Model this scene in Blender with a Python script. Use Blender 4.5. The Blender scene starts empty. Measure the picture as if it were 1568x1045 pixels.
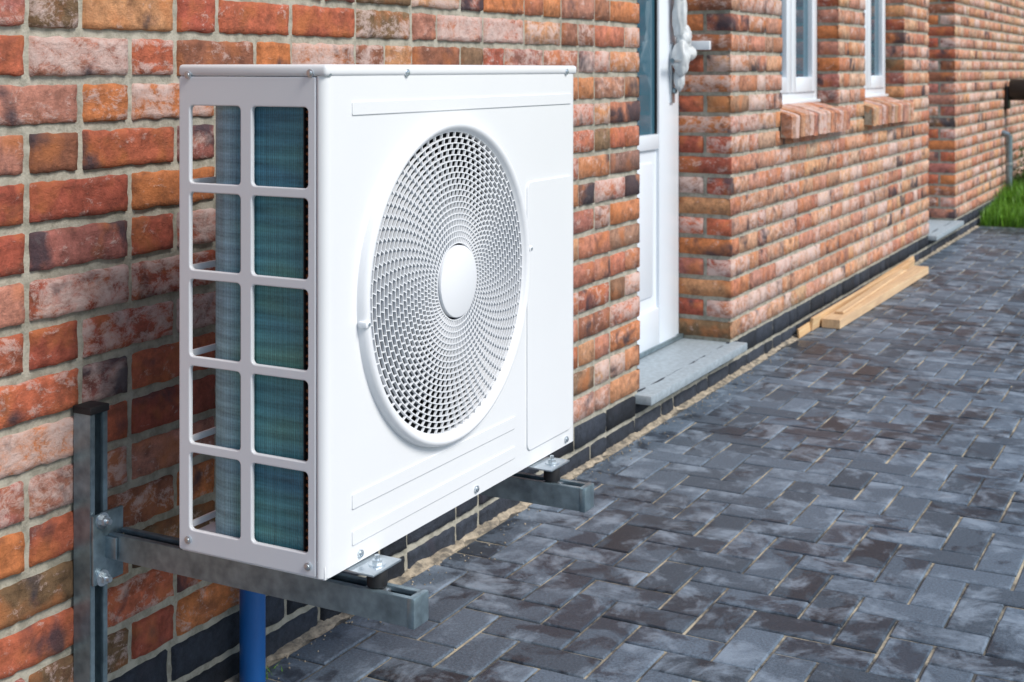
import bpy, bmesh, math, random
from mathutils import Vector, Matrix, noise
random.seed(7)
S=bpy.context.scene
COL=S.collection
# ---------------------------------------------------------------- helpers
def empty(name, loc=(0,0,0), scale=1.0):
    e=bpy.data.objects.new(name,None); e.location=loc; e.scale=(scale,)*3
    e.empty_display_size=.1
    COL.objects.link(e); return e
def add(name, me, mat=None, parent=None, smooth=False):
    o=bpy.data.objects.new(name,me); COL.objects.link(o)
    if mat: me.materials.clear(); me.materials.append(mat)
    if parent: o.parent=parent
    if smooth:
        me.polygons.foreach_set('use_smooth',[True]*len(me.polygons))
    return o
def mobj(name, v, f, mat=None, parent=None, smooth=False):
    me=bpy.data.meshes.new(name); me.from_pydata([tuple(p) for p in v],[],f); me.update()
    return add(name,me,mat,parent,smooth)
def sharp(o,ang=35):
    me=o.data
    me.polygons.foreach_set('use_smooth',[True]*len(me.polygons))
    try: me.set_sharp_from_angle(angle=math.radians(ang))
    except Exception: pass
def box(name,x0,x1,y0,y1,z0,z1,mat,parent=None,bevel=.002,seg=2,M=None):
    bm=bmesh.new(); bmesh.ops.create_cube(bm,size=1)
    for v in bm.verts:
        v.co=Vector(((x0+x1)/2+v.co.x*(x1-x0),(y0+y1)/2+v.co.y*(y1-y0),(z0+z1)/2+v.co.z*(z1-z0)))
    if bevel: bmesh.ops.bevel(bm,geom=bm.edges[:],offset=bevel,segments=seg,affect='EDGES',profile=.5)
    if M is not None: bm.transform(M)
    me=bpy.data.meshes.new(name); bm.to_mesh(me); bm.free()
    o=add(name,me,mat,parent)
    if bevel: sharp(o)
    return o
def cyl(name,p0,p1,r,mat,parent=None,seg=24,r2=None,bevel=0):
    p0=Vector(p0);p1=Vector(p1);d=p1-p0
    bm=bmesh.new(); bmesh.ops.create_cone(bm,cap_ends=True,segments=seg,radius1=r,radius2=r if r2 is None else r2,depth=d.length)
    if bevel:
        es=[e for e in bm.edges if len(e.link_faces)==2 and any(len(f.verts)>4 for f in e.link_faces)]
        bmesh.ops.bevel(bm,geom=es,offset=bevel,segments=2,affect='EDGES',profile=.5)
    M=Matrix.Translation((p0+p1)/2)@d.to_track_quat('Z','Y').to_matrix().to_4x4()
    bm.transform(M); me=bpy.data.meshes.new(name); bm.to_mesh(me); bm.free()
    o=add(name,me,mat,parent); sharp(o); return o
def join_data(objs,name,mat=None,parent=None):
    bm=bmesh.new()
    mats=[]
    for o in objs:
        n0=len(bm.faces); bm.from_mesh(o.data); bm.faces.ensure_lookup_table()
        m=o.data.materials[0] if o.data.materials else None
        if m not in mats: mats.append(m)
        k=mats.index(m)
        for f in bm.faces[n0:]: f.material_index=k
    me=bpy.data.meshes.new(name); bm.to_mesh(me); bm.free()
    for m in mats: me.materials.append(m)
    for o in objs: bpy.data.objects.remove(o)
    o=bpy.data.objects.new(name,me); COL.objects.link(o)
    if parent: o.parent=parent
    return o
def rrect(x0,x1,y0,y1,r,n=5):
    pts=[]
    for cx,cy,a in((x1-r,y1-r,0),(x0+r,y1-r,90),(x0+r,y0+r,180),(x1-r,y0+r,270)):
        for i in range(n+1):
            t=math.radians(a+90*i/n); pts.append((cx+r*math.cos(t),cy+r*math.sin(t)))
    return pts
def circ(cx,cy,r,n=128): return [(cx+r*math.cos(2*math.pi*i/n),cy+r*math.sin(2*math.pi*i/n)) for i in range(n)]
def plate(name,outer,holes,half,bev,mapf,mat,parent):
    cu=bpy.data.curves.new(name+'_c','CURVE'); cu.dimensions='2D'; cu.fill_mode='BOTH'
    for pts in [outer]+holes:
        s=cu.splines.new('POLY'); s.points.add(len(pts)-1)
        for p,q in zip(s.points,pts): p.co=(q[0],q[1],0,1)
        s.use_cyclic_u=True
    cu.extrude=half; cu.bevel_depth=bev; cu.bevel_resolution=2; cu.offset=-bev
    o=bpy.data.objects.new('tmp',cu); COL.objects.link(o)
    bpy.context.view_layer.update()
    dg=bpy.context.evaluated_depsgraph_get()
    me=bpy.data.meshes.new_from_object(o.evaluated_get(dg))
    bpy.data.objects.remove(o)
    for v in me.vertices: v.co=mapf(v.co)
    ob=add(name,me,mat,parent); sharp(ob,30); return ob
# ---------------------------------------------------------------- materials
def newmat(name):
    m=bpy.data.materials.new(name); m.use_nodes=True
    nt=m.node_tree; return m,nt,nt.nodes['Principled BSDF']
def N(nt,t,**k):
    n=nt.nodes.new(t)
    for a,b in k.items():
        if a in n.inputs: n.inputs[a].default_value=b
        else: setattr(n,a,b)
    return n
def ramp(nt,stops):
    r=nt.nodes.new('ShaderNodeValToRGB'); e=r.color_ramp.elements
    while len(e)<len(stops): e.new(.5)
    for k,(p,c) in zip(e,stops):
        k.position=p; k.color=(c,c,c,1) if isinstance(c,(int,float)) else (*c,1)
    return r
def mix(nt,a,b,f,mode='MIX'):
    m=nt.nodes.new('ShaderNodeMix'); m.data_type='RGBA'; m.blend_type=mode
    for sock,val in((m.inputs[6],a),(m.inputs[7],b),(m.inputs[0],f)):
        if hasattr(val,'links'): nt.links.new(val,sock)
        elif isinstance(val,(int,float)): sock.default_value=val
        else: sock.default_value=(*val,1)
    return m.outputs[2]
def math_(nt,op,a,b=0.0,clamp=False):
    m=nt.nodes.new('ShaderNodeMath'); m.operation=op; m.use_clamp=clamp
    for s,val in((m.inputs[0],a),(m.inputs[1],b)):
        if hasattr(val,'links'): nt.links.new(val,s)
        else: s.default_value=val
    return m.outputs[0]
def simple(name,col,rough=.5,metal=0,nscale=0,namp=.15,bump=0,bscale=80,spec=.5):
    m,nt,b=newmat(name)
    b.inputs['Roughness'].default_value=rough; b.inputs['Metallic'].default_value=metal
    b.inputs['Specular IOR Level'].default_value=spec
    tc=N(nt,'ShaderNodeTexCoord')
    n=N(nt,'ShaderNodeTexNoise',Scale=nscale or 12.0,Detail=6.0)
    nt.links.new(tc.outputs['Object'],n.inputs['Vector'])
    r=ramp(nt,[(.3,tuple(c*(1-namp) for c in col)),(.7,tuple(min(1,c*(1+namp*.6)) for c in col))])
    nt.links.new(n.outputs['Fac'],r.inputs[0]); nt.links.new(r.outputs[0],b.inputs['Base Color'])
    if bump:
        n2=N(nt,'ShaderNodeTexNoise',Scale=bscale,Detail=5.0); nt.links.new(tc.outputs['Object'],n2.inputs['Vector'])
        bp=N(nt,'ShaderNodeBump',Strength=bump,Distance=.004); nt.links.new(n2.outputs['Fac'],bp.inputs['Height']); nt.links.new(bp.outputs[0],b.inputs['Normal'])
    return m
def brick_mat():
    m,nt,b=newmat('clay_brick'); L=nt.links.new
    tc=N(nt,'ShaderNodeTexCoord'); ac=N(nt,'ShaderNodeAttribute',attribute_name='bcol'); ar=N(nt,'ShaderNodeAttribute',attribute_name='brnd')
    off=N(nt,'ShaderNodeVectorMath',operation='MULTIPLY_ADD'); L(ar.outputs['Vector'],off.inputs[0]); off.inputs[1].default_value=(37,53,41); L(tc.outputs['Object'],off.inputs[2])
    V=off.outputs[0]
    mp=N(nt,'ShaderNodeMapping'); mp.inputs['Scale'].default_value=(1,1,1.5); L(V,mp.inputs[0])
    sep=N(nt,'ShaderNodeSeparateXYZ'); L(ar.outputs['Vector'],sep.inputs[0])
    gate=math_(nt,'GREATER_THAN',sep.outputs[2],0.0)
    n1=N(nt,'ShaderNodeTexNoise',Scale=34.0,Detail=10.0,Roughness=.74); L(V,n1.inputs['Vector'])
    r1=ramp(nt,[(.3,.42),(.5,.98),(.7,1.5)]); L(n1.outputs['Fac'],r1.inputs[0])
    c=mix(nt,ac.outputs['Color'],r1.outputs[0],1.0,'MULTIPLY')
    n4=N(nt,'ShaderNodeTexNoise',Scale=13.0,Detail=6.0); L(V,n4.inputs['Vector'])
    r4=ramp(nt,[(.49,0.0),(.67,.6)]); L(n4.outputs['Fac'],r4.inputs[0])
    c=mix(nt,c,(.56,.19,.06),math_(nt,'MULTIPLY',r4.outputs[0],gate))
    n6=N(nt,'ShaderNodeTexNoise',Scale=11.0,Detail=8.0,Roughness=.65); L(mp.outputs[0],n6.inputs['Vector'])
    r6=ramp(nt,[(.34,.55),(.46,0.0)]); L(n6.outputs['Fac'],r6.inputs[0])
    c=mix(nt,c,(.14,.055,.035),math_(nt,'MULTIPLY',r6.outputs[0],gate))
    n2=N(nt,'ShaderNodeTexNoise',Scale=20.0,Detail=12.0,Roughness=.78,Distortion=.35); L(mp.outputs[0],n2.inputs['Vector'])
    th=math_(nt,'MULTIPLY',math_(nt,'POWER',math_(nt,'MAXIMUM',sep.outputs[0],0.0),2.0),.21)
    s=math_(nt,'ADD',n2.outputs['Fac'],th)
    r2=ramp(nt,[(.59,0.0),(.65,.5),(.76,.9)]); L(s,r2.inputs[0])
    c=mix(nt,c,(.68,.52,.47),math_(nt,'MULTIPLY',r2.outputs[0],gate))
    n3=N(nt,'ShaderNodeTexNoise',Scale=9.0,Detail=6.0,Distortion=.4); L(V,n3.inputs['Vector'])
    g=math_(nt,'MULTIPLY',math_(nt,'SUBTRACT',sep.outputs[1],.84,True),1.1)
    r3=ramp(nt,[(.60,0.0),(.72,.85)]); L(math_(nt,'ADD',n3.outputs['Fac'],g),r3.inputs[0])
    c=mix(nt,c,(.04,.04,.055),r3.outputs[0])
    L(c,b.inputs['Base Color']); b.inputs['Roughness'].default_value=.8
    b.inputs['Specular IOR Level'].default_value=.35
    nb=N(nt,'ShaderNodeTexNoise',Scale=90.0,Detail=8.0,Roughness=.7); L(V,nb.inputs['Vector'])
    h=math_(nt,'ADD',math_(nt,'MULTIPLY',nb.outputs['Fac'],.6),math_(nt,'MULTIPLY',n2.outputs['Fac'],1.0))
    bp=N(nt,'ShaderNodeBump',Strength=.95,Distance=.007); L(h,bp.inputs['Height']); L(bp.outputs[0],b.inputs['Normal'])
    return m
def paver_mat():
    m,nt,b=newmat('concrete_paver'); L=nt.links.new
    tc=N(nt,'ShaderNodeTexCoord'); ac=N(nt,'ShaderNodeAttribute',attribute_name='bcol'); ar=N(nt,'ShaderNodeAttribute',attribute_name='brnd')
    sep=N(nt,'ShaderNodeSeparateXYZ'); L(ar.outputs['Vector'],sep.inputs[0])
    O=tc.outputs['Object']
    n1=N(nt,'ShaderNodeTexNoise',Scale=170.0,Detail=6.0,Roughness=.75); L(O,n1.inputs['Vector'])
    r1=ramp(nt,[(.32,.6),(.5,1.0),(.7,1.5)]); L(n1.outputs['Fac'],r1.inputs[0])
    c=mix(nt,ac.outputs['Color'],r1.outputs[0],1.0,'MULTIPLY')
    n2=N(nt,'ShaderNodeTexNoise',Scale=1.9,Detail=3.0); L(O,n2.inputs['Vector'])
    off=N(nt,'ShaderNodeVectorMath',operation='MULTIPLY_ADD'); L(ar.outputs['Vector'],off.inputs[0]); off.inputs[1].default_value=(7,3,5); L(O,off.inputs[2])
    n3=N(nt,'ShaderNodeTexNoise',Scale=9.0,Detail=7.0,Roughness=.62,Distortion=.5); L(off.outputs[0],n3.inputs['Vector'])
    w=math_(nt,'ADD',math_(nt,'MULTIPLY',n2.outputs['Fac'],.5),math_(nt,'MULTIPLY',n3.outputs['Fac'],.5))
    w=math_(nt,'ADD',w,math_(nt,'MULTIPLY',sep.outputs[0],.08))
    rw=ramp(nt,[(.55,0.0),(.59,1.0)]); L(w,rw.inputs[0])
    c2=mix(nt,c,mix(nt,c,(.42,.42,.44),1.0,'MULTIPLY'),rw.outputs[0])
    n5=N(nt,'ShaderNodeTexNoise',Scale=7.0,Detail=8.0,Roughness=.7,Distortion=.4); L(off.outputs[0],n5.inputs['Vector'])
    sky_sheen=ramp(nt,[(.53,0.0),(.68,.75)]); L(math_(nt,'ADD',n5.outputs['Fac'],math_(nt,'MULTIPLY',sep.outputs[1],.07)),sky_sheen.inputs[0])
    c2=mix(nt,c2,(.27,.34,.42),sky_sheen.outputs[0])  # pale bluish sky sheen painted into the paver colour
    L(c2,b.inputs['Base Color'])
    rr=mix(nt,(.52,.52,.52),(.34,.34,.34),rw.outputs[0]); L(rr,b.inputs['Roughness'])
    b.inputs['Specular IOR Level'].default_value=.45
    bp=N(nt,'ShaderNodeBump',Strength=.6,Distance=.002); L(n1.outputs['Fac'],bp.inputs['Height']); L(bp.outputs[0],b.inputs['Normal'])
    return m
def sand_mat(name,a,bc,sc,lo=.40,hi=.58):
    m,nt,b=newmat(name); L=nt.links.new
    tc=N(nt,'ShaderNodeTexCoord'); n=N(nt,'ShaderNodeTexNoise',Scale=sc,Detail=8.0,Roughness=.7); L(tc.outputs['Object'],n.inputs['Vector'])
    r=ramp(nt,[(lo,a),(hi,bc)]); L(n.outputs['Fac'],r.inputs[0]); L(r.outputs[0],b.inputs['Base Color'])
    b.inputs['Roughness'].default_value=.95
    n2=N(nt,'ShaderNodeTexNoise',Scale=240.0,Detail=4.0); L(tc.outputs['Object'],n2.inputs['Vector'])
    bp=N(nt,'ShaderNodeBump',Strength=.6,Distance=.003); L(n2.outputs['Fac'],bp.inputs['Height']); L(bp.outputs[0],b.inputs['Normal'])
    return m
def wood_mat():
    m,nt,b=newmat('pine_timber'); L=nt.links.new
    tc=N(nt,'ShaderNodeTexCoord'); mp=N(nt,'ShaderNodeMapping'); mp.inputs['Scale'].default_value=(.6,14,14); L(tc.outputs['Object'],mp.inputs[0])
    oi=N(nt,'ShaderNodeObjectInfo')
    n=N(nt,'ShaderNodeTexNoise',Scale=4.0,Detail=6.0,Distortion=1.2); L(mp.outputs[0],n.inputs['Vector'])
    r=ramp(nt,[(.3,(.44,.22,.08)),(.55,(.66,.40,.17)),(.7,(.74,.52,.26))]); L(n.outputs['Fac'],r.inputs[0])
    c=mix(nt,r.outputs[0],(.70,.60,.46),math_(nt,'MULTIPLY',oi.outputs['Random'],.45)); L(c,b.inputs['Base Color'])
    b.inputs['Roughness'].default_value=.65; return m
def coil_mat():
    m,nt,b=newmat('coil_fins'); L=nt.links.new
    a=N(nt,'ShaderNodeAttribute',attribute_name='brnd'); sep=N(nt,'ShaderNodeSeparateXYZ'); L(a.outputs['Vector'],sep.inputs[0])
    s=sep.outputs[0]; z=sep.outputs[2]
    fin=math_(nt,'SINE',math_(nt,'MULTIPLY',s,2*math.pi/.0045))
    row=math_(nt,'SINE',math_(nt,'MULTIPLY',z,2*math.pi/.0262))
    mp0=N(nt,'ShaderNodeMapping'); mp0.inputs['Scale'].default_value=(1.5,1,6); L(a.outputs['Vector'],mp0.inputs[0])
    n=N(nt,'ShaderNodeTexNoise',Scale=1.6,Detail=2.0); L(mp0.outputs[0],n.inputs['Vector'])
    mp=N(nt,'ShaderNodeMapping'); mp.inputs['Scale'].default_value=(14,1,230); L(a.outputs['Vector'],mp.inputs[0])
    n2=N(nt,'ShaderNodeTexNoise',Scale=1.0,Detail=4.0); L(mp.outputs[0],n2.inputs['Vector'])
    mp3=N(nt,'ShaderNodeMapping'); mp3.inputs['Scale'].default_value=(170,1,2.5); L(a.outputs['Vector'],mp3.inputs[0])
    n3=N(nt,'ShaderNodeTexNoise',Scale=1.0,Detail=3.0); L(mp3.outputs[0],n3.inputs['Vector'])
    sp=N(nt,'ShaderNodeTexNoise',Scale=260.0,Detail=3.0); L(a.outputs['Vector'],sp.inputs['Vector'])
    r=ramp(nt,[(.36,(.045,.16,.23)),(.5,(.065,.21,.24)),(.62,(.085,.22,.19))]); L(n.outputs['Fac'],r.inputs[0])
    k=math_(nt,'ADD',math_(nt,'MULTIPLY',fin,.12),math_(nt,'MULTIPLY',row,.14))
    k=math_(nt,'ADD',math_(nt,'ADD',k,-.25),math_(nt,'MULTIPLY',n2.outputs['Fac'],1.0))
    k=math_(nt,'ADD',k,math_(nt,'MULTIPLY',n3.outputs['Fac'],.9))
    k=math_(nt,'ADD',k,math_(nt,'MULTIPLY',sp.outputs['Fac'],.7))
    cmb=N(nt,'ShaderNodeCombineXYZ'); [L(k,cmb.inputs[i]) for i in range(3)]
    bend_light=ramp(nt,[(.135,0.0),(.165,.5),(.5,.5)]); L(s,bend_light.inputs[0])  # lighter bend of the coil, its light painted into the fin colour
    c=mix(nt,r.outputs[0],(.42,.60,.70),bend_light.outputs[0])
    c=mix(nt,c,cmb.outputs[0],1.0,'MULTIPLY')
    L(c,b.inputs['Base Color']); b.inputs['Roughness'].default_value=.45; b.inputs['Metallic'].default_value=.1
    h=math_(nt,'ADD',math_(nt,'ADD',math_(nt,'MULTIPLY',fin,.4),math_(nt,'MULTIPLY',row,.8)),math_(nt,'MULTIPLY',n3.outputs['Fac'],1.4))
    bp=N(nt,'ShaderNodeBump',Strength=.5,Distance=.002); L(h,bp.inputs['Height']); L(bp.outputs[0],b.inputs['Normal'])
    return m
M_brick=brick_mat(); M_pave=paver_mat()
M_mortar=sand_mat('mortar',(.27,.26,.21),(.43,.41,.34),30.0)
M_joint=sand_mat('joint_sand',(.075,.075,.072),(.50,.44,.32),5.0,.44,.60)
M_sand=sand_mat('sand',(.15,.135,.11),(.46,.39,.29),26.0)
M_soil=sand_mat('lawn_ground',(.05,.08,.02),(.08,.13,.03),6.0)
M_wood=wood_mat(); M_coil=coil_mat()
M_white=simple('white_coated_steel',(.79,.81,.825),.22,0,3.0,.02,.03,900)
M_plas=simple('white_plastic',(.80,.82,.845),.38,0,3.0,.02)
M_pvc=simple('white_pvc',(.76,.82,.88),.3,0,3.0,.03)
M_zinc=simple('galvanised_steel',(.26,.345,.39),.33,.65,40.0,.35,.1,300)
M_bolt=simple('zinc_bolt',(.60,.66,.70),.3,.85)
M_rub=simple('black_rubber',(.015,.015,.017),.6)
M_cu=simple('copper_tube',(.42,.14,.05),.4,.5,30.0,.3)
M_dark=simple('dark_plastic',(.010,.013,.017),.6)
M_fan=simple('grey_fan_plastic',(.035,.045,.06),.5)
M_blue=simple('blue_pvc_pipe',(.012,.13,.42),.4,0,9.0,.2,.1,120)
M_stone=simple('granite_slab',(.33,.39,.43),.5,0,60.0,.2,.2,200)
M_wrap=simple('plastic_wrap',(.62,.66,.68),.35,0,20.0,.15,.3,40)
M_roof=simple('roof_tile',(.06,.06,.065),.7)
M_soffit=simple('painted_soffit',(.7,.7,.7),.6)
M_lamp=simple('black_metal',(.015,.015,.015),.4)
def glass():
    m,nt,b=newmat('window_glass'); b.inputs['Base Color'].default_value=(.04,.12,.17,1); b.inputs['Roughness'].default_value=.04
    b.inputs['Specular IOR Level'].default_value=.8; b.inputs['Coat Weight'].default_value=.3
    return m
M_glass=glass()
def leafmat(name,c1,c2):
    m,nt,b=newmat(name); gi=N(nt,'ShaderNodeNewGeometry'); r=ramp(nt,[(0,c1),(1,c2)])
    nt.links.new(gi.outputs['Random Per Island'],r.inputs[0]); nt.links.new(r.outputs[0],b.inputs['Base Color'])
    b.inputs['Roughness'].default_value=.5
    return m
M_grass=leafmat('grass_blades',(.06,.17,.012),(.19,.42,.03)); M_leaf=leafmat('shrub_leaves',(.02,.06,.01),(.07,.16,.03))
CAM=(0,-1.795,1.24)
# ---------------------------------------------------------------- brick house
house=empty('brick_house')
class Acc:
    def __init__(s): s.v=[];s.f=[];s.c=[];s.r=[]
    def build(s,name,mat,parent,smooth=True):
        me=bpy.data.meshes.new(name); me.from_pydata(s.v,[],s.f); me.update()
        a=me.color_attributes.new('bcol','FLOAT_COLOR','POINT'); flat=[]
        for c in s.c: flat+= [c[0],c[1],c[2],1]
        a.data.foreach_set('color',flat)
        b=me.attributes.new('brnd','FLOAT_VECTOR','POINT'); flat=[]
        for c in s.r: flat+=list(c)
        b.data.foreach_set('vector',flat)
        o=add(name,me,mat,parent,smooth); return o
W=Acc()
PAL=[((.46,.125,.065),5),((.37,.09,.055),4),((.55,.19,.07),5),((.48,.21,.15),4),((.27,.105,.06),2.5),((.19,.115,.06),2),((.55,.27,.13),3),((.13,.07,.06),1),((.36,.13,.105),3)]
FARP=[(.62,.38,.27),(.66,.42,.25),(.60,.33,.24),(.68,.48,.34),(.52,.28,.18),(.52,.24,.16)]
def bcol(dark=False,lite=0.0):
    if dark:
        k=random.uniform(.6,1.5); return (.026*k,.032*k,.044*k)
    c=random.choices([p[0] for p in PAL],[p[1] for p in PAL])[0]
    k=random.uniform(.85,1.15)
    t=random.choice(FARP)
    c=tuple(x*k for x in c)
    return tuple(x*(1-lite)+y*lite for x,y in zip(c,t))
def brnd(dark=False):
    return (random.random(),random.random()*(.5 if dark else 1),-.1-random.random() if dark else .02+random.random())
BR=.0713; CO=.0833; Z0=-.03
def face(O,U,V,Nn,L,H,rc,nu,nv,col,rnd,rough):
    c=.004
    us=[0,c]+[c+(L-2*c)*i/nu for i in range(1,nu)]+[L-c,L]
    vs=[0,c]+[c+(H-2*c)*i/nv for i in range(1,nv)]+[H-c,H]
    base=len(W.v); sx=rnd[0]*91; tilt=random.uniform(-.0018,.0018)
    t2=random.uniform(-.0015,.0015)
    nU=len(us);nV=len(vs)
    for j,v in enumerate(vs):
        for i,u in enumerate(us):
            d=0
            eL,eR,eB,eT=i==0,i==nU-1,j==0,j==nV-1
            pu,pv=u,v
            p=Vector((u*14+sx,v*14,rnd[1]*57))
            if rough:
                d=tilt+t2*(u/L-.5)*2
                d+=noise.noise(p*3.0)*.0026*rough+noise.noise(p*8.0)*.0014*rough
                if rc[0]>.005: 
                    if i<=1: pu+=noise.noise(p*4+Vector((9,0,0)))*.0030
                if rc[1]>.005:
                    if i>=nU-2: pu+=noise.noise(p*4+Vector((5,0,0)))*.0030
                if j<=1 or j>=nV-2: pv+=noise.noise(p*3.5+Vector((0,7,0)))*.0038
            if eL: d-=rc[0]
            if eR: d-=rc[1]
            if eB: d-=rc[2]
            if eT: d-=rc[3]
            d=max(d,-.016)
            q=O+U*pu+V*pv+Nn*d
            W.v.append((q.x,q.y,q.z)); W.c.append(col); W.r.append(rnd)
    for j in range(nV-1):
        for i in range(nU-1):
            a=base+j*nU+i; W.f.append((a,a+1,a+nU+1,a+nU))
X_=Vector((1,0,0));Y_=Vector((0,1,0));Z_=Vector((0,0,1))
XL,XR=.3,16.0
ZTOP=2.83
doors=[(4.29,5.244),(9.257,10.21)]
wins=[(5.941,6.934),(7.491,8.49)]
DT,WT=2.13,2.13
def openings(z0,z1):
    o=[]
    zc=(z0+z1)/2
    for a,b in doors:
        if .13<zc<DT: o.append((a,b,.24,'d'))
    for a,b in wins:
        if 1.03<zc<WT: o.append((a,b,.12,'w'))
    return sorted(o)
def seq(L,startH):
    out=[];x=0;first=True
    while x<L-.06:
        if first and startH is not None: k=.12 if startH else .24
        else:
            k=.24 if random.random()<.66 else .12
            if len(out)>=2 and out[-1]==out[-2]==.12: k=.24
            if len(out)>=3 and out[-1]==out[-2]==out[-3]==.24: k=.12
        first=False
        if x+k>L+.07: k=.12
        out.append(k); x+=k
    s=L/sum(out); return [k*s for k in out]
k=0
while Z0+k*CO<ZTOP:
    z0=Z0+k*CO+.006; z1=z0+BR; zc=(z0+z1)/2
    dark= k<2
    ops=openings(z0,z1)
    segs=[];x=XL
    prevop=None
    for o in ops:
        segs.append((x,o[0],prevop,o)); x=o[1]; prevop=o
    segs.append((x,XR,prevop,None))
    for (a,b,lo,ro) in segs:
        if b-a<.05: continue
        head=(k%2==0)
        sq=seq(b-a,head if lo else None)
        x=a
        n=len(sq)
        for i,wd in enumerate(sq):
            xa=x+.006;xb=x+wd-.006
            fl,fr=.014,.014
            if i==0 and lo: xa=a; fl=.004
            if i==n-1 and ro: xb=b; fr=.004
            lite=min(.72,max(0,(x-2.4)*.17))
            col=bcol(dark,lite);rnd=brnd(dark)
            if xb>1.0 and xa<3.4: nu=max(3,int(wd/.014));nv=6;ro_=1
            elif xa<6.5 and xb>.2: nu=max(2,int(wd/.04));nv=2;ro_=1
            else: nu=max(1,int(wd/.08));nv=1;ro_=.6
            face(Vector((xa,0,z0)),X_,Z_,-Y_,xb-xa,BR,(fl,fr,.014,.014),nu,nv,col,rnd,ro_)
            if i==0 and lo:
                D=lo[2]; first=(.108 if not head else min(D,.228))
                if D-first>.03: rest=[(0,first),(first+.012,D)]
                else: rest=[(0,D)]
                for q,(ya,yb) in enumerate(rest):
                    jamb_shade_col=bcol(dark,0); rr=rnd if q==0 else brnd(dark)  # jamb bricks skip the lightening: recess shade put into their colour
                    face(Vector((a,yb,z0)),-Y_,Z_,-X_,yb-(ya if q else .0),BR,(.014,.004 if q==0 else .014,.014,.014),max(2,int((yb-ya)/.04)),2,jamb_shade_col,rr,.5)
            if i==n-1 and ro:
                D=ro[2]
                face(Vector((b,0,z0)),Y_,Z_,X_,D,BR,(.004,.014,.014,.014),3,2,col,rnd,.5)
            x+=wd
    k+=1
W.build('wall_bricks',M_brick,house)
core=[]
def mc(x0,x1,z0,z1,y0=.007,y1=.32): core.append(box('c',x0,x1,y0,y1,z0,z1,M_mortar,None,0))
g=.007
mc(XL,4.29-g,-.03,ZTOP);mc(5.244+g,5.941-g,-.03,ZTOP);mc(6.934+g,7.491-g,-.03,ZTOP);mc(8.49+g,9.257-g,-.03,ZTOP);mc(10.21+g,XR,-.03,ZTOP)
for a,b in doors: mc(a-g,b+g,-.03,.085); mc(a-g,b+g,2.14,ZTOP)
for a,b in wins: mc(a-g,b+g,-.03,.985); mc(a-g,b+g,2.14,ZTOP)
join_data(core,'mortar_wall',None,house)
box('house_body',XL,XR,.34,6.5,-.03,ZTOP,M_mortar,house,0)
mobj('roof',[(XL-.3,-.35,ZTOP+.02),(XR+.3,-.35,ZTOP+.02),(XR+.3,3.3,ZTOP+2.3),(XL-.3,3.3,ZTOP+2.3),(XL-.3,6.9,ZTOP+.02),(XR+.3,6.9,ZTOP+.02)],[(0,1,2,3),(3,2,5,4),(0,3,4),(1,5,2)],M_roof,house)
box('soffit',XL-.3,XR+.3,-.33,6.8,ZTOP-.02,ZTOP+.01,M_soffit,house,.003)
cyl('gutter',(XL-.3,-.38,ZTOP+.0),(XR+.3,-.38,ZTOP+.0),.06,M_zinc,house)
SL=Acc(); 
def chbox(A,x0,x1,prof,col,rnd,c=.004):
    b=len(A.v); n=len(prof)
    cy=sum(p[0] for p in prof)/n; cz=sum(p[1] for p in prof)/n
    for xx,s in((x0,c),(x0+c,0),(x1-c,0),(x1,c)):
        for (y,z) in prof:
            dy=(cy-y);dz=(cz-z); l=math.hypot(dy,dz)
            A.v.append((xx+random.uniform(-.0006,.0006),y+dy/l*s,z+dz/l*s)); A.c.append(col);A.r.append(rnd)
    for r in range(3):
        for i in range(n):
            j=(i+1)%n; A.f.append((b+r*n+i,b+r*n+j,b+(r+1)*n+j,b+(r+1)*n+i))
    A.f.append(tuple(b+i for i in reversed(range(n)))); A.f.append(tuple(b+3*n+i for i in range(n)))
for a,b in wins:
    x=a-.035
    nb=14; st=(b-a+.07)/nb
    for i in range(nb):
        dz=random.uniform(-.003,.003);dy=random.uniform(-.003,.003)
        pr=[(-.05+dy,.925+dz),(-.054+dy,1.022+dz),(-.046+dy,1.031+dz),(.03,1.052+dz),(.125,1.076),(.125,.97),(-.0,.93)]
        if i in(0,nb-1): pr=[(-.05+dy,.925+dz),(-.054+dy,1.022+dz),(-.046+dy,1.031+dz),(-.003,1.044+dz),(-.003,.925)]
        chbox(SL,x+.005,x+st-.005,pr,bcol(False,.6),brnd())
        x+=st
SL.build('window_sill_bricks',M_brick,house,False)
for a,b in wins:
    mobj('sill_mortar',[(a-.03,-.043,.93),(b+.03,-.043,.93),(b+.03,-.043,1.018),(a-.03,-.043,1.018),(a,.0,1.030),(b,.0,1.030),(b,.12,1.062),(a,.12,1.062),(a-.03,-.002,1.03),(b+.03,-.002,1.03),(a-.03,-.002,.93),(b+.03,-.002,.93)],[(0,1,2,3),(3,2,9,8),(4,5,6,7),(0,3,8,10),(1,11,9,2),(0,10,11,1)],M_mortar,house)
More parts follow.
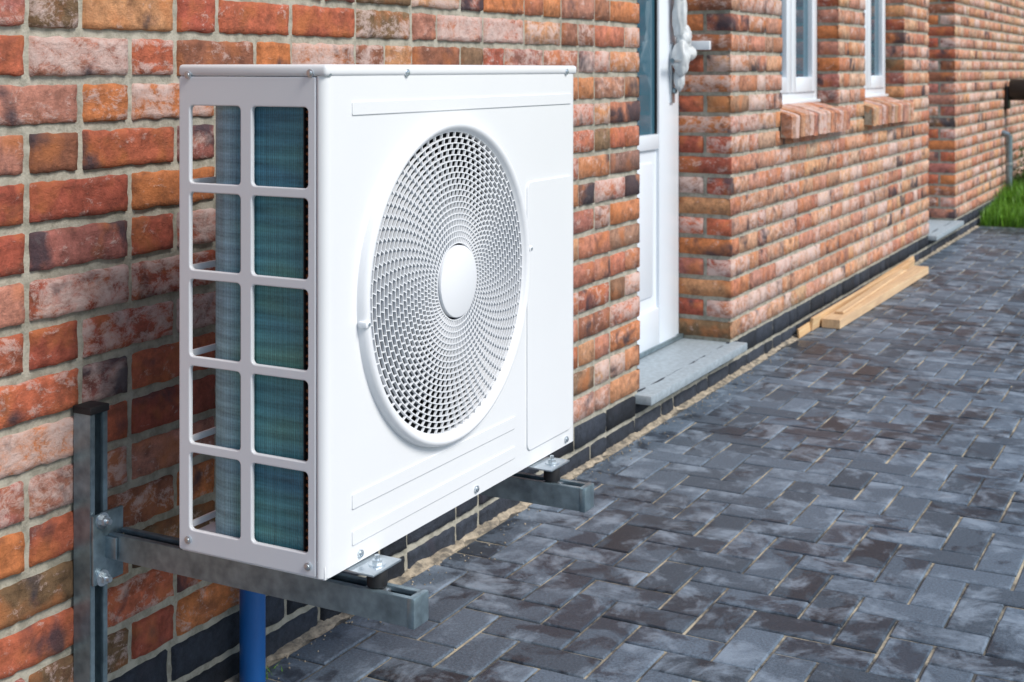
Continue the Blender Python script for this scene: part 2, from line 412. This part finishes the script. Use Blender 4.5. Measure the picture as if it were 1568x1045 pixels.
def window(a,b,nm):
    e=empty(nm); e.parent=house
    y0,y1=.115,.185; zb,zt=1.07,WT
    t=.06
    parts=[box('p',a,a+t,y0,y1,zb,zt,M_pvc),box('p',b-t,b,y0,y1,zb,zt,M_pvc),box('p',a+t,b-t,y0,y1,zb,zb+t,M_pvc),box('p',a+t,b-t,y0,y1,zt-t,zt,M_pvc)]
    join_data(parts,'frame',None,e)
    y0-=.012
    mid=(a+b)/2; ps=[]
    for (p,q) in((a+t-.008,mid-.003),(mid+.003,b-t+.008)):
        s=.075; z_0=zb+t-.008; z_1=zt-t+.008
        ps+=[box('p',p,p+s,y0,y1-.02,z_0,z_1,M_pvc,None,.006),box('p',q-s,q,y0,y1-.02,z_0,z_1,M_pvc,None,.006),box('p',p+s,q-s,y0,y1-.02,z_0,z_0+s,M_pvc,None,.006),box('p',p+s,q-s,y0,y1-.02,z_1-s,z_1,M_pvc,None,.006)]
        mobj('glass',[(p+s-.002,y0+.025,z_0+s-.002),(q-s+.002,y0+.025,z_0+s-.002),(q-s+.002,y0+.025,z_1-s+.002),(p+s-.002,y0+.025,z_1-s+.002)],[(0,1,2,3)],M_glass,e)
    join_data(ps,'casements',None,e)
    box('outer_sill',a,b,.095,.118,1.068,1.082,M_pvc,e)
window(*wins[0],'window_left'); window(*wins[1],'window_right')
def door(a,b,nm):
    e=empty(nm); e.parent=house
    yf=.235; zb=.135; t=.065
    ps=[box('p',a,a+t,yf-.01,yf+.07,zb,DT,M_pvc,None,.004),box('p',b-t,b,yf-.01,yf+.07,zb,DT,M_pvc,None,.004),box('p',a+t,b-t,yf-.01,yf+.07,DT-t,DT,M_pvc,None,.004)]
    join_data(ps,'frame',None,e)
    l,r=a+t-.006,b-t+.006; s=.185; y0=yf-.022;y1=yf+.045; zt=DT-t+.006; zm=.98
    ps=[box('p',l,l+s,y0,y1,zb+.012,zt,M_pvc,None,.006),box('p',r-s,r,y0,y1,zb+.012,zt,M_pvc,None,.006),
        box('p',l+s,r-s,y0,y1,zb+.012,zb+.16,M_pvc,None,.006),box('p',l+s,r-s,y0,y1,zm-.06,zm,M_pvc,None,.006),box('p',l+s,r-s,y0,y1,zt-s,zt,M_pvc,None,.006),
        box('p',l+s-.002,r-s+.002,y0+.014,y1-.01,zb+.15,zm-.05,M_pvc,None,0),
        box('p',l+s+.05,r-s-.05,y0+.006,y1-.012,zb+.21,zm-.11,M_pvc,None,.006)]
    join_data(ps,'leaf',None,e)
    mobj('glass',[(l+s-.002,y0+.02,zm-.002),(r-s+.002,y0+.02,zm-.002),(r-s+.002,y0+.02,zt-s+.002),(l+s-.002,y0+.02,zt-s+.002)],[(0,1,2,3)],M_glass,e)
    # dark glazing gasket
    for xx in(l+s-.001,r-s-.005): box('gasket',xx,xx+.006,y0+.010,y0+.019,zm,zt-s,M_rub,e,0)
    hx=r-.06
    box('handle_plate',hx-.018,hx+.018,y0-.010,y0+.002,1.10,1.34,M_bolt,e,.003)
    cyl('handle_stem',(hx,y0-.009,1.27),(hx,y0-.055,1.27),.010,M_bolt,e)
    cyl('handle_lever',(hx+.005,y0-.052,1.27),(hx-.12,y0-.052,1.27),.010,M_bolt,e)
    cyl('lock_cylinder',(hx,y0-.009,1.15),(hx,y0-.022,1.15),.012,M_zinc,e)
    box('threshold',a,b,yf-.03,yf+.07,.132,.150,M_zinc,e,.002)
    box('door_step',a-.03,b+.04,-.055,.30,.098,.130,M_stone,house,.004)
    return e
d1=door(*doors[0],'front_door'); door(*doors[1],'side_door')
bm=bmesh.new()
hx=5.244-.065+.006-.06
for (cx,cy,cz,sx,sy,sz) in((hx+.00,.175,1.46,.030,.028,.10),(hx+.02,.165,1.36,.035,.03,.06),(hx-.01,.165,1.28,.030,.035,.07),(hx+.04,.155,1.30,.045,.03,.03),(hx+.0,.178,1.20,.024,.022,.05),(hx+.0,.17,1.56,.035,.03,.06)):
    r=bmesh.ops.create_icosphere(bm,subdivisions=4,radius=1)
    for v in r['verts']:
        p=v.co.copy(); n=1+.22*noise.noise(p*1.6+Vector((cx*9,0,cz*30)))+.16*abs(noise.noise(p*4+Vector((0,cz*20,3))))
        v.co=Vector((cx+p.x*sx*n,cy+p.y*sy*n,cz+p.z*sz*n))
me=bpy.data.meshes.new('protective_film'); bm.to_mesh(me); bm.free(); add('protective_film',me,M_wrap,d1,True)
box('doorbell',5.222,5.243,.085,.185,1.315,1.352,M_pvc,house,.003)
# ---------------------------------------------------------------- paving
P=Acc(); C=.1
pY1=-.026; pX0,pX1,pY0=-2.4,11.14,-5.0
for a in range(-26,113):
    for b in range(-52,1):
        mth=(a-b)%4
        if mth==0: r=(a,b,a+2,b+1)
        elif mth==3: r=(a,b,a+1,b+2)
        else: continue
        x0,y0,x1,y1=[q*C for q in r]
        y0+=pY1;y1+=pY1
        x0=max(x0,pX0);x1=min(x1,pX1);y1=min(y1,pY1);y0=max(y0,pY0)
        if x1-x0<.03 or y1-y0<.03: continue
        g=.0023+random.random()*.0016
        x0+=g;x1-=g;y0+=g;y1-=g
        dz=random.uniform(-.0018,.0012); tx=random.uniform(-.010,.010);ty=random.uniform(-.010,.010)
        sh=random.uniform(.62,1.40); col=(.086*sh,.116*sh,.152*sh); rnd=(random.random(),random.random(),random.random())
        cx,cy=(x0+x1)/2,(y0+y1)/2
        base=len(P.v); ch=.004
        for (ins,z) in((0,-.014),(0,-.0035),(ch*.4,-.001),(ch,0)):
            for (xx,yy) in((x0+ins,y0+ins),(x1-ins,y0+ins),(x1-ins,y1-ins),(x0+ins,y1-ins)):
                P.v.append((xx,yy,z+dz+(xx-cx)*tx+(yy-cy)*ty)); P.c.append(col);P.r.append(rnd)
        for q in range(3):
            for i in range(4):
                j=(i+1)%4; P.f.append((base+q*4+i,base+q*4+j,base+q*4+4+j,base+q*4+4+i))
        P.f.append((base+12,base+13,base+14,base+15))
P.build('block_paving',M_pave,None,False)
mobj('joint_sand',[(pX0,pY0,-.0048),(pX1,pY0,-.0048),(pX1,.01,-.0048),(pX0,.01,-.0048)],[(0,1,2,3)],M_joint)
mobj('ground',[(-60,-60,-.02),(80,-60,-.02),(80,60,-.02),(-60,60,-.02)],[(0,1,2,3)],M_soil)
v=[];f=[];nx=1500;ny=6
for i in range(nx+1):
    x=-1.5+12.6*i/nx
    wdt=.025+.020*noise.noise(Vector((x*4,0,0)))+.026*noise.noise(Vector((x*17,3,0)))-.012*min(1,max(0,(x-5)/3))
    wdt=max(.006,wdt)
    for j in range(ny+1):
        t=j/ny; y=.006-t*(wdt+.006)
        z=.006*(1-t)**.6-.003*t+.009*noise.noise(Vector((x*12,y*20,0)))*(1-t)+.004*noise.noise(Vector((x*60,y*60,0)))
        if t==1: z=-.004
        v.append((x,y,z))
for i in range(nx):
    for j in range(ny):
        a=i*(ny+1)+j; f.append((a,a+1,a+ny+2,a+ny+1))
mobj('sand_strip',v,f,M_sand,None,True)
bm=bmesh.new()
for i in range(500):
    x=random.uniform(1.5,7); y=-.03-abs(random.gauss(0,.04)); s=random.uniform(.001,.003)
    r=bmesh.ops.create_icosphere(bm,subdivisions=1,radius=s,matrix=Matrix.Translation((x,y,s*.5)))
me=bpy.data.meshes.new('sand_crumbs'); bm.to_mesh(me); bm.free(); add('sand_crumbs',me,M_sand)
# ---------------------------------------------------------------- lawn
v=[];f=[]
for i in range(26000):
    x=11.16+random.random()**1.2*4.5; y=-.03-random.random()**1.3*3.0
    h=random.uniform(.06,.15)*(1+.5*noise.noise(Vector((x*2,y*2,0)))); a=random.uniform(0,6.28); w=.004
    bx,by=math.cos(a)*w,math.sin(a)*w; lx,ly=random.gauss(0,.03),random.gauss(0,.03)
    zz=.14*min(1,max(0,(x-11.3)/1.2))
    n=len(v)
    v+=[(x-bx,y-by,zz-.03),(x+bx,y+by,zz-.03),(x+bx*.7+lx*.4,y+by*.7+ly*.4,zz+h*.6),(x-bx*.7+lx*.4,y-by*.7+ly*.4,zz+h*.6),(x+lx,y+ly,zz+h)]
    f+=[(n,n+1,n+2,n+3),(n+3,n+2,n+4)]
mobj('grass',v,f,M_grass)
mobj('lawn',[(11.145,-3.2,-.002),(11.145,0,-.002),(12.5,0,.135),(12.5,-3.2,.135),(16,0,.135),(16,-3.2,.135)],[(0,3,2,1),(3,5,4,2)],M_soil)
v=[];f=[]
for c in range(70):
    cx=13.0+random.gauss(0,.22);cy=-.32+random.gauss(0,.12);cz=.18+abs(random.gauss(0,.22))
    for i in range(45):
        p=Vector((cx,cy,cz))+Vector((random.gauss(0,.05),random.gauss(0,.05),random.gauss(0,.05)))
        q=Matrix.Rotation(random.uniform(0,6.28),3,'Z')@Matrix.Rotation(random.uniform(-1,1),3,'X')
        n=len(v)
        for d in((-.009,0,0),(0,-.02,0),(.009,0,0),(0,.02,.004)): v.append(tuple(p+q@Vector(d)))
        f.append((n,n+1,n+2,n+3))
for i in range(12):
    n=len(v); a=random.uniform(0,6.28); tx=13.0+math.cos(a)*.2;ty=-.32+math.sin(a)*.1
    v+=[(13.0,-.32,.05),(13.008,-.32,.05),(tx+.003,ty,.4),(tx,ty,.4)]; f.append((n,n+1,n+2,n+3))
mobj('shrub',v,f,M_leaf)
sp=empty('standpipe')
cyl('riser',(12.45,-.06,.0),(12.45,-.06,.66),.028,M_zinc,sp); cyl('elbow',(12.45,-.06,.655),(12.45,.0,.68),.026,M_zinc,sp); cyl('clip',(12.45,-.06,.4),(12.45,-.06,.42),.034,M_bolt,sp)
gl=empty('wall_lamp')
cyl('lamp_head',(12.65,-.04,1.05),(12.65,-.40,1.05),.095,M_lamp,gl,bevel=.01); cyl('lamp_arm',(12.65,-.0,1.0),(12.65,-.14,1.04),.03,M_lamp,gl); box('lamp_back_plate',12.58,12.72,-.035,-.003,.88,1.08,M_lamp,gl,.006); cyl('lamp_stem',(12.65,-.24,.72),(12.65,-.24,1.0),.045,M_lamp,gl)
# ---------------------------------------------------------------- planks
def plank(x0,x1,y0,y1,z0,z1,rotz=0,rotx=0,roty=0):
    cx,cy,cz=(x0+x1)/2,(y0+y1)/2,(z0+z1)/2
    M=Matrix.Translation((cx,cy,cz))@Matrix.Rotation(rotz,4,'Z')@Matrix.Rotation(roty,4,'Y')@Matrix.Rotation(rotx,4,'X')
    bm=bmesh.new(); bmesh.ops.create_cube(bm,size=1)
    for w in bm.verts: w.co=Vector((w.co.x*(x1-x0),w.co.y*(y1-y0),w.co.z*(z1-z0)))
    bmesh.ops.bevel(bm,geom=bm.edges[:],offset=.002,segments=1,affect='EDGES')
    me=bpy.data.meshes.new('timber_plank'); bm.to_mesh(me); bm.free(); o=add('timber_plank',me,M_wood); o.matrix_world=M
plank(6.40,8.38,-.155,-.065,.002,.046,-.012)
plank(6.28,8.50,-.052,-.036,.004,.066,-.006,.14)
plank(6.55,8.10,-.108,-.068,.048,.060,.016)
plank(6.10,8.65,-.030,-.020,.012,.056,.002,-.12,-.010)
# ---------------------------------------------------------------- outdoor unit (local metres, scaled .9)
U=empty('air_conditioner_outdoor_unit',(1.682,-.5755,.4615),.9)
WD,DP,HT=.985,.323,.872
FX,FZ,FR=.409,.450,.298
plate('front_panel',rrect(.018,WD-.018,.0,HT-.02,.001,1),[circ(FX,FZ,FR)],.0015,0,lambda c:Vector((c.x,.0016-c.z,c.y)),M_white,U)
def corner(name,cx,sg):
    pr=[];R=.018
    for i in range(9):
        t=math.radians(90*i/8); pr.append((cx-sg*R*math.sin(t), R-R*math.cos(t)))
    v=[];f=[]
    for z in(0,HT-.02):
        for p in pr: v.append((p[0],p[1],z))
        v.append((pr[-1][0]+sg*.004,pr[-1][1]+.001,z))
    n=len(pr)+1
    for i in range(n-1): f.append((i,i+1,n+i+1,n+i))
    mobj(name,v,f,M_white,U,True)
corner('left_corner_post',.018,1); corner('right_corner_post',WD-.018,-1)
box('lid',-.002,WD+.002,-.003,DP+.002,HT-.021,HT,M_white,U,.007,3)
box('base_pan',.004,WD-.004,.004,DP-.002,-.004,.022,M_white,U,.003)
box('right_side_panel',WD-.004,WD,.0195,DP,.0,HT-.02,M_white,U,.001)
holes=[]
z=.0385; oh=.1384
for i in range(5):
    holes.append(rrect(.037,.158,z,z+oh,.008)); holes.append(rrect(.183,.298,z,z+oh,.008)); z+=oh+.017
plate('side_grille_frame',rrect(.0205,DP,.0,HT-.0215,.004),holes,.0025,.0022,lambda c:Vector((.0045-c.z,c.x,c.y)),M_plas,U)
bars=[]
for i in range(6):
    zz=.03+i*.1554; bars.append(box('b',.004,WD-.004,DP-.006,DP-.001,zz,zz+.012,M_plas,None,.001))
for i in range(8):
    xx=.004+i*.13; bars.append(box('b',xx,xx+.012,DP-.0055,DP-.0015,.02,HT-.02,M_plas,None,.001))
join_data(bars,'rear_guard',None,U)
YC=.056
cx_,cy_=.084,.218
path=[((.014,YC+(.218-YC)*i/10),(1,0)) for i in range(0,11)]
for i in range(1,13):
    t=math.radians(90*i/12); path.append(((cx_-.07*math.cos(t),cy_+.07*math.sin(t)),(math.cos(t),-math.sin(t))))
path+=[((.084+.80*i/4,.288),(0,-1)) for i in range(1,5)]
A=Acc(); th=.038
for z in(.024,.845):
    s=0;prev=None
    for (p,nm) in path:
        if prev: s+=math.hypot(p[0]-prev[0],p[1]-prev[1])
        prev=p
        for k_ in(0,th): 
            A.v.append((p[0]+nm[0]*k_,p[1]+nm[1]*k_,z)); A.c.append((0,0,0)); A.r.append((s,k_,z))
n=len(path)*2
for i in range(len(path)-1):
    a=i*2
    A.f.append((a,a+2,a+2+n,a+n)); A.f.append((a+1,a+1+n,a+3+n,a+3))
    A.f.append((n+a,n+a+2,n+a+3,n+a+1))
A.f.append((0,n,n+1,1))
co=A.build('heat_exchanger_coil',M_coil,U,False)
v=[];f=[]
def tube(pts,r,seg=8):
    b=len(v)
    for i,p in enumerate(pts):
        p=Vector(p); q=Vector(pts[min(i+1,len(pts)-1)])-Vector(pts[max(i-1,0)]); q.normalize()
        a=X_ if abs(q.x)<.9 else Y_; a=(a-q*a.dot(q)).normalized(); c=q.cross(a)
        for k_ in range(seg):
            t=2*math.pi*k_/seg; w=p+a*math.cos(t)*r+c*math.sin(t)*r; v.append(tuple(w))
    for i in range(len(pts)-1):
        for k_ in range(seg):
            j=(k_+1)%seg; f.append((b+i*seg+k_,b+i*seg+j,b+(i+1)*seg+j,b+(i+1)*seg+k_))
z=.04
while z<.83:
    for xx in(.020,.042):
        zz=z+(0 if xx<.03 else .01)
        tube([(xx,YC+.003,zz)]+[(xx,YC-.003-.009*math.sin(math.pi*i/8),zz+.009-.009*math.cos(math.pi*i/8)) for i in range(9)]+[(xx,YC+.003,zz+.018)],.0033)
    z+=.030
mobj('copper_return_bends',v,f,M_cu,U,True)
box('coil_end_plate',.012,.056,YC-.0025,YC-.0005,.024,.845,M_dark,U,0)
box('partition',.730,.737,.02,.245,.022,HT-.022,M_dark,U,0)
box('inner_dark_sheet',.058,.062,.012,.245,.022,HT-.022,M_dark,U,0)  # added dark sheet that keeps the inside of the casing black
box('inner_light_block',.063,.729,.243,.247,.022,HT-.022,M_dark,U,0)  # added dark sheet, blocks light coming through the rear coil
v=[];f=[];n=96
for i in range(n):
    t=2*math.pi*i/n
    for r,y in((.299,.004),(.292,.03),(.292,.10)): v.append((FX+r*math.cos(t),y,FZ+r*math.sin(t)))
for i in range(n):
    j=(i+1)%n
    for q in range(2): f.append((i*3+q,j*3+q,j*3+q+1,i*3+q+1))
mobj('fan_shroud',v,f,M_dark,U,True)
v=[];f=[]
for bl in range(3):
    b=len(v);nr,na=10,14
    for i in range(nr+1):
        r=.05+.220*i/nr
        for j in range(na+1):
            u=j/na-.5; a=bl*2*math.pi/3+u*math.radians(80)+.5*(r/.26)**1.5
            y=.085+u*.075*(.5+.5*r/.26)+.01*math.cos(u*3)
            v.append((FX+r*math.cos(a),y,FZ+r*math.sin(a)))
    for i in range(nr):
        for j in range(na):
            a=b+i*(na+1)+j; f.append((a,a+1,a+na+2,a+na+1))
mobj('fan_blades',v,f,M_fan,U,True)
cyl('fan_hub',(FX,.12,FZ),(FX,.045,FZ),.058,M_fan,U,48,bevel=.006)
cyl('fan_motor',(FX,.20,FZ),(FX,.12,FZ),.05,M_dark,U,32)
# grille : concentric wire rings with short staggered bars
v=[];f=[]
def dome(r): return -.007-.012*(1-(r/.298)**2)
def ribbon(pts,nrm,hw,dep,closed=False):
    b=len(v); n=len(pts)
    for (x,z,r),(nx_,nz_) in zip(pts,nrm):
        y=dome(r)
        for s_,d_ in((-1,0),(1,0),(1,dep),(-1,dep)): v.append((x+nx_*hw*s_,y+d_,z+nz_*hw*s_))
    for i in range(n if closed else n-1):
        j=(i+1)%n
        for q in range(4):
            q2=(q+1)%4; f.append((b+i*4+q,b+i*4+q2,b+j*4+q2,b+j*4+q))
NR=19
rings=[.075+(.292-.075)*i/NR for i in range(NR+1)]
for r in rings:
    n=128; ts=[2*math.pi*i/n for i in range(n)]
    ribbon([(FX+r*math.cos(t),FZ+r*math.sin(t),r) for t in ts],[(math.cos(t),math.sin(t)) for t in ts],.00095,.0065,True)
NS=72
for q in range(NR):
    r0,r1=rings[q],rings[q+1]
    offs=(q%2)*.5*2*math.pi/NS - 2.2*(r0-.07)
    for i in range(NS):
        a=offs+2*math.pi*i/NS; a2=a-.35*(r1-r0)/r0
        p0=(FX+r0*math.cos(a),FZ+r0*math.sin(a),r0); p1=(FX+r1*math.cos(a2),FZ+r1*math.sin(a2),r1)
        nn=(-math.sin(a),math.cos(a))
        ribbon([p0,p1],[nn,nn],.0009,.0050)
mobj('fan_guard_grille',v,f,M_plas,U,False)
cyl('grille_badge',(FX,-.006,FZ),(FX,-.0235,FZ),.070,M_plas,U,64,bevel=.003)
prof=[(.2910,.004),(.2910,-.006),(.2925,-.0085),(.2945,-.0095),(.2965,-.0135),(.301,-.0180),(.307,-.0190),(.312,-.0165),(.315,-.011),(.3165,-.003),(.317,.001)]
v=[];f=[];n=144;m_=len(prof)
for i in range(n):
    t=2*math.pi*i/n
    for r,y in prof: v.append((FX+r*math.cos(t),y,FZ+r*math.sin(t)))
for i in range(n):
    j=(i+1)%n
    for q in range(m_-1): f.append((i*m_+q,j*m_+q,j*m_+q+1,i*m_+q+1))
mobj('grille_ring',v,f,M_plas,U,True)
for t in(186,5):
    a=math.radians(t); r=.311
    M=Matrix.Translation((FX+r*math.cos(a),-.012,FZ+r*math.sin(a)))@Matrix.Rotation(-a,4,'Y')
    box('grille_clip',-.007,.009,-.009,.009,-.006,.006,M_plas,U,.003,2,M)
    cyl('clip_screw',(FX+r*math.cos(a),-.019,FZ+r*math.sin(a)),(FX+r*math.cos(a),-.0225,FZ+r*math.sin(a)),.003,M_bolt,U,10)
def emb(x0,x1,z0,z1,r,h=.0010):
    plate('embossed_band',rrect(x0,x1,z0,z1,r,6),[],h,.0012,lambda c:Vector((c.x,-.0000-c.z,c.y)),M_white,U)
emb(.077,WD-.03,.783,.807,.003)
emb(.077,.680,.097,.124,.003); emb(.077,.680,.034,.060,.003)
emb(.735,WD-.026,.034,.618,.016,.0022)
for p,ax in(((.0,.030,.857),'x'),((.012,.004,.857),'y'),((.252,.0,.857),'y'),((.93,.0,.857),'y'),((.0,.30,.020),'x'),((.0,.035,.018),'x'),((.101,.0,.014),'y'),((.513,.0,.014),'y'),((.93,.0,.014),'y'),((.0,.30,.853),'x')):
    q=Vector(p); d=Vector((-1,0,0)) if ax=='x' else Vector((0,-1,0))
    cyl('screw_head',q+d*.001,q+d*.0065,.0050,M_bolt,U,16,bevel=.0015)
    cyl('screw_washer',q-d*.001,q+d*.0042,.0068,M_bolt,U,16)
for xw in(1.785,2.405):
    lx=(xw-1.682)/.9
    for y0,y1 in((-.05,.05),(.29,.36)):
        box('mounting_foot',lx-.045,lx+.045,y0,y1,-.010,-.0055,M_bolt,U,.0015)
    for ly in(-.028,.345):
        cyl('foot_nut',(lx,ly,-.0055),(lx,ly,.004),.0095,M_bolt,U,6); cyl('foot_bolt',(lx,ly,-.03),(lx,ly,.012),.0045,M_bolt,U,12); cyl('foot_washer',(lx,ly,-.0055),(lx,ly,-.003),.015,M_bolt,U,20)
# ---------------------------------------------------------------- brackets (strut channel)
def channel(name,L,wd,dp,mapf,parent,t=.003,lip=.011):
    h=wd/2
    prof=[(-h+lip,dp),(-h,dp),(-h,0),(h,0),(h,dp),(h-lip,dp),(h-lip,dp-.007),(h-lip+t*.8,dp-.007),(h-lip+t*.8,dp-t),(h-t,dp-t),(h-t,t),(-h+t,t),(-h+t,dp-t),(-h+lip-t*.8,dp-t),(-h+lip-t*.8,dp-.007),(-h+lip,dp-.007)]
    n=len(prof); vv=[]
    for l in(0,L):
        for w,d in prof: vv.append(mapf(l,w,d))
    ff=[(i,(i+1)%n,n+(i+1)%n,n+i) for i in range(n)]
    ff+=[tuple(reversed(range(n))),tuple(n+i for i in range(n))]
    o=mobj(name,vv,ff,M_zinc,parent)
    bm=bmesh.new(); bm.from_mesh(o.data)
    bmesh.ops.recalc_face_normals(bm,faces=bm.faces[:])
    bmesh.ops.bevel(bm,geom=[e for e in bm.edges if e.calc_face_angle(0)>1.0],offset=.0009,segments=2,affect='EDGES')
    bm.to_mesh(o.data); bm.free(); sharp(o)
    return o
def bracket(xc,xarm,nm,zlo):
    B=empty(nm)
    channel('wall_rail',.642-zlo,.041,.041,lambda l,w,d:(xc+w,-.001-d,zlo+l),B)
    box('rail_end_cap',xc-.0225,xc+.0225,-.0445,-.0005,.637,.650,M_rub,B,.002)
    y=-.0425
    box('base_plate',xc-.020,xc+.052,y-.006,y,.340,.462,M_zinc,B,.0015)
    channel('arm',.625,.041,.045,lambda l,w,d:(xarm+w,y-.006-l,.378+d),B)
    ye=y-.006-.625
    box('arm_end_cap',xarm-.0222,xarm+.0222,ye-.010,ye+.004,.3765,.4247,M_zinc,B,.003)
    for zz in(.350,.450):
        cyl('washer',(xc,y-.0055,zz),(xc,y-.009,zz),.014,M_bolt,B,24)
        cyl('bolt_head',(xc,y-.009,zz),(xc,y-.018,zz),.0095,M_bolt,B,6); cyl('bolt_tip',(xc,y-.017,zz),(xc,y-.026,zz),.005,M_bolt,B,12)
    box('side_clamp',xarm-.027,xarm-.0215,y-.03,y-.004,.382,.420,M_zinc,B,.002)
    for ly in(-.5755-.028*.9,-.5755+.345*.9):
        cyl('rubber_damper',(xarm,ly,.4235),(xarm,ly,.4515),.0165,M_rub,B,28,bevel=.003)
        box('slide_nut',xarm-.014,xarm+.014,ly-.02,ly+.02,.412,.4205,M_bolt,B,.001)
    return B
bracket(1.7495,1.785,'mounting_bracket',0.0); bracket(2.37,2.405,'mounting_bracket',.31)
# ---------------------------------------------------------------- blue pipe
bp=empty('blue_drain_pipe')
PX=2.165
cyl('pipe',(PX,-.045,-.01),(PX,-.045,.40),.026,M_blue,bp,32); cyl('pipe_collar',(PX,-.045,.34),(PX,-.045,.40),.030,M_blue,bp,32,bevel=.003)
cyl('pipe_elbow',(PX,-.045,.385),(PX,.010,.43),.026,M_blue,bp,32)
v=[];f=[]
for i in range(60):
    x=PX+.04+random.gauss(0,.02); y=-.04+random.gauss(0,.010); h=random.uniform(.005,.014); a=random.uniform(0,6.28); n=len(v)
    v+=[(x-math.cos(a)*.0015,y-math.sin(a)*.0015,0),(x+math.cos(a)*.0015,y+math.sin(a)*.0015,0),(x+random.gauss(0,.01),y+random.gauss(0,.01),h)]; f.append((n,n+1,n+2))
mobj('weeds',v,f,M_grass)
# ---------------------------------------------------------------- camera
cd=bpy.data.cameras.new('camera'); cam=bpy.data.objects.new('camera',cd); COL.objects.link(cam)
yaw=math.radians(28.1)
cam.location=CAM; cam.rotation_euler=(math.radians(90),0,yaw-math.radians(90))
cd.sensor_width=36; cd.lens=2073/1568*36; cd.shift_y=-(522.5-105)/1568; cd.clip_end=300; cd.clip_start=.05
cd.dof.use_dof=True; cd.dof.focus_distance=2.4; cd.dof.aperture_fstop=9
S.camera=cam
# ---------------------------------------------------------------- light
w=bpy.data.worlds.new('World'); S.world=w; w.use_nodes=True; nt=w.node_tree
bg=nt.nodes['Background']; sky=nt.nodes.new('ShaderNodeTexSky'); sky.sky_type='NISHITA'; sky.sun_disc=False
el=math.radians(46); D=Vector((-.12,-1,0)).normalized()
sky.sun_elevation=el; sky.sun_rotation=math.atan2(D.x,D.y); sky.air_density=1.0; sky.dust_density=1.2
nt.links.new(sky.outputs[0],bg.inputs[0]); bg.inputs[1].default_value=.15
sd=bpy.data.lights.new('sun','SUN'); sd.energy=3.3; sd.angle=math.radians(24); sd.color=(1,.955,.89)
so=bpy.data.objects.new('sun',sd); COL.objects.link(so)
dirv=Vector((D.x*math.cos(el),D.y*math.cos(el),math.sin(el)))
so.rotation_euler=dirv.to_track_quat('Z','Y').to_euler(); so.location=dirv*10
S.view_settings.view_transform='Standard'; S.view_settings.look='None'; S.view_settings.exposure=0
